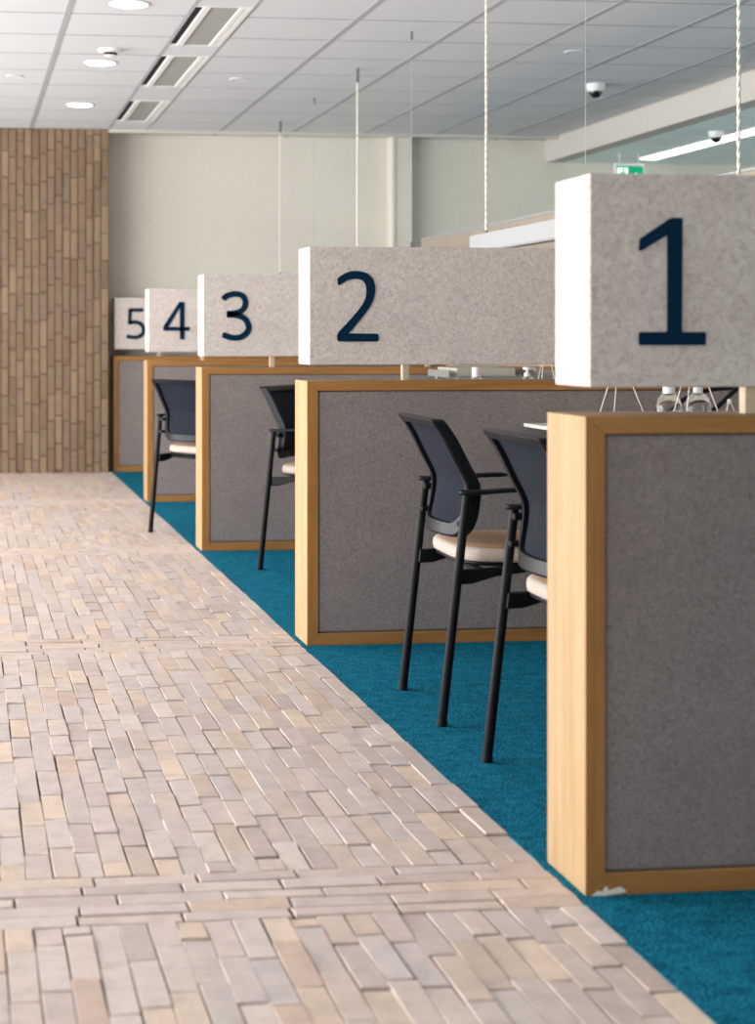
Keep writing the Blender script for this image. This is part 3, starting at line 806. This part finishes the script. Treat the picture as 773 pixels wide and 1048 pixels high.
# ------------------------------------------------------------------ pendant lamps over the desks
LX = 2.46
def lamp(yn, yf, thin, thick, label):
    ym = (yn + yf) / 2
    t = thing('pendant_lamp', label, 'pendant lamp', (LX, ym, 1.505), 0, 'white linear pendant lamps over the desks')
    h = (yf - yn) / 2; top = CZ - 1.505
    bm = bmesh.new(); box(bm, -0.035, 0.035, -h, h, 0.006, 0.083); link_mesh('housing', bm, M['lamp_white'], t, bevel=0.002)
    bm = bmesh.new(); box(bm, -0.031, 0.031, -h + 0.004, h - 0.004, 0.0, 0.006); link_mesh('diffuser', bm, M['diffuser'], t)
    # twisted power cable
    bm = bmesh.new(); y = thick - ym; n = 150
    for ph in (0, math.pi):
        tube(bm, [(0.003 * math.cos(ph + k * 0.72), y + 0.003 * math.sin(ph + k * 0.72), 0.083 + (top - 0.083) * k / n) for k in range(n + 1)], 0.0042, 6)
    link_mesh('power_cable', bm, M['cable_white'], t, smooth=True)
    bm = bmesh.new(); lathe(bm, [(0, top), (0.012, top), (0.012, top - 0.085), (0.006, top - 0.092), (0, top - 0.092)], n=16, cy=y); link_mesh('ceiling_cup', bm, M['stub_grey'], t)
    bm = bmesh.new(); y2 = thin - ym; tube(bm, [(0, y2, 0.083), (0, y2, top)], 0.0011, 6); link_mesh('suspension_wire', bm, M['wire'], t)
    bm = bmesh.new(); lathe(bm, [(0, top), (0.008, top), (0.008, top - 0.045), (0, top - 0.05)], n=12, cy=y2); link_mesh('ceiling_cup', bm, M['stub_grey'], t)
    bm = bmesh.new(); lathe(bm, [(0, 0.083), (0.010, 0.083), (0.010, 0.095), (0.006, 0.12), (0, 0.125)], n=12, cy=y2); link_mesh('wire_grip', bm, M['stub_grey'], t)
    bm = bmesh.new(); lathe(bm, [(0, 0.083), (0.008, 0.083), (0.008, 0.10), (0, 0.102)], n=12, cy=y - 0.0); link_mesh('cable_grip', bm, M['stub_grey'], t)
lamp(3.60, 5.08, 3.70, 4.935, 'pendant lamp hidden behind sign 1, its twisted cable at the right edge')
lamp(6.12, 7.60, 6.22, 7.455, 'white linear pendant lamp showing between signs 2 and 1')
lamp(8.645, 10.13, 8.745, 9.987, 'pendant lamp behind sign 2, hung on a twisted cable from a grey cup')
lamp(11.15, 12.64, 11.247, 12.497, 'farthest pendant lamp, its end just above sign 3')

# ------------------------------------------------------------------ daylight, lamps and added fill
def area(name, loc, rot, sx, sy, power, col):
    l = bpy.data.lights.new(name, 'AREA'); l.shape = 'RECTANGLE'; l.size = sx; l.size_y = sy; l.energy = power; l.color = col
    o = bpy.data.objects.new(name, l); COL.objects.link(o); o.location = loc; o.rotation_euler = rot; return o
area('daylight_aisle_windows', (XL - 0.45, 7.45, 1.5), (0, R(-90), 0), 2.7, 11.5, 1080, (0.97, 0.985, 1.0))
area('added_ground_bounce', (XL - 0.5, 7.0, 0.3), (0, R(-130), 0), 1.6, 12.4, 430, (0.98, 0.99, 1.0))  # upward lamp added outside to lift the ceiling, standing in for ground-reflected daylight
area('added_fill_behind_camera', (0.9, YF - 0.5, 1.55), (R(90), 0, 0), 9.0, 2.2, 58, (1.0, 0.965, 0.93))  # weak area light added behind the camera to fill camera-facing sides
area('added_fill_staff_side', (XR - 0.1, 6.0, 1.5), (0, R(122), 0), 1.8, 12.0, 150, (0.95, 0.99, 1.0))  # area light added before the windowless right wall to brighten the lower ceiling
for x, y in ((0.837, 8.185), (0.837, 9.953), (0.84, 11.767)):
    l = bpy.data.lights.new('downlight_beam', 'SPOT'); l.energy = 22; l.spot_size = R(110); l.spot_blend = 0.7; l.shadow_soft_size = 0.08; l.color = (1, 0.95, 0.88)
    o = bpy.data.objects.new('downlight_beam', l); COL.objects.link(o); o.location = (x, y, CZ - 0.03)

w = bpy.data.worlds.new('sky'); S.world = w; w.use_nodes = True
bg = w.node_tree.nodes['Background']; bg.inputs['Color'].default_value = (0.85, 0.92, 1.0, 1); bg.inputs['Strength'].default_value = 0.8

# ------------------------------------------------------------------ camera
cam = bpy.data.cameras.new('camera'); co = bpy.data.objects.new('camera', cam); COL.objects.link(co)
FPX, CX, CY, W, Hh = 1660.0, 150.0, 345.0, 773.0, 1048.0
cam.sensor_fit = 'HORIZONTAL'; cam.sensor_width = 36.0; cam.lens = 36.0 * FPX / W
cam.shift_x = (W / 2 - CX) / W; cam.shift_y = (CY - Hh / 2) / W
co.location = (0, 0, EYE); co.rotation_euler = (R(90), 0, -math.atan(187 / 1660))
cam.clip_start = 0.05; cam.clip_end = 100
cam.dof.use_dof = True; cam.dof.focus_distance = 5.3; cam.dof.aperture_fstop = 5.0
S.camera = co

S.view_settings.view_transform = 'Standard'; S.view_settings.look = 'None'
S.view_settings.gamma = 1.0; S.view_settings.use_curve_mapping = False
S.view_settings.exposure = 0.0
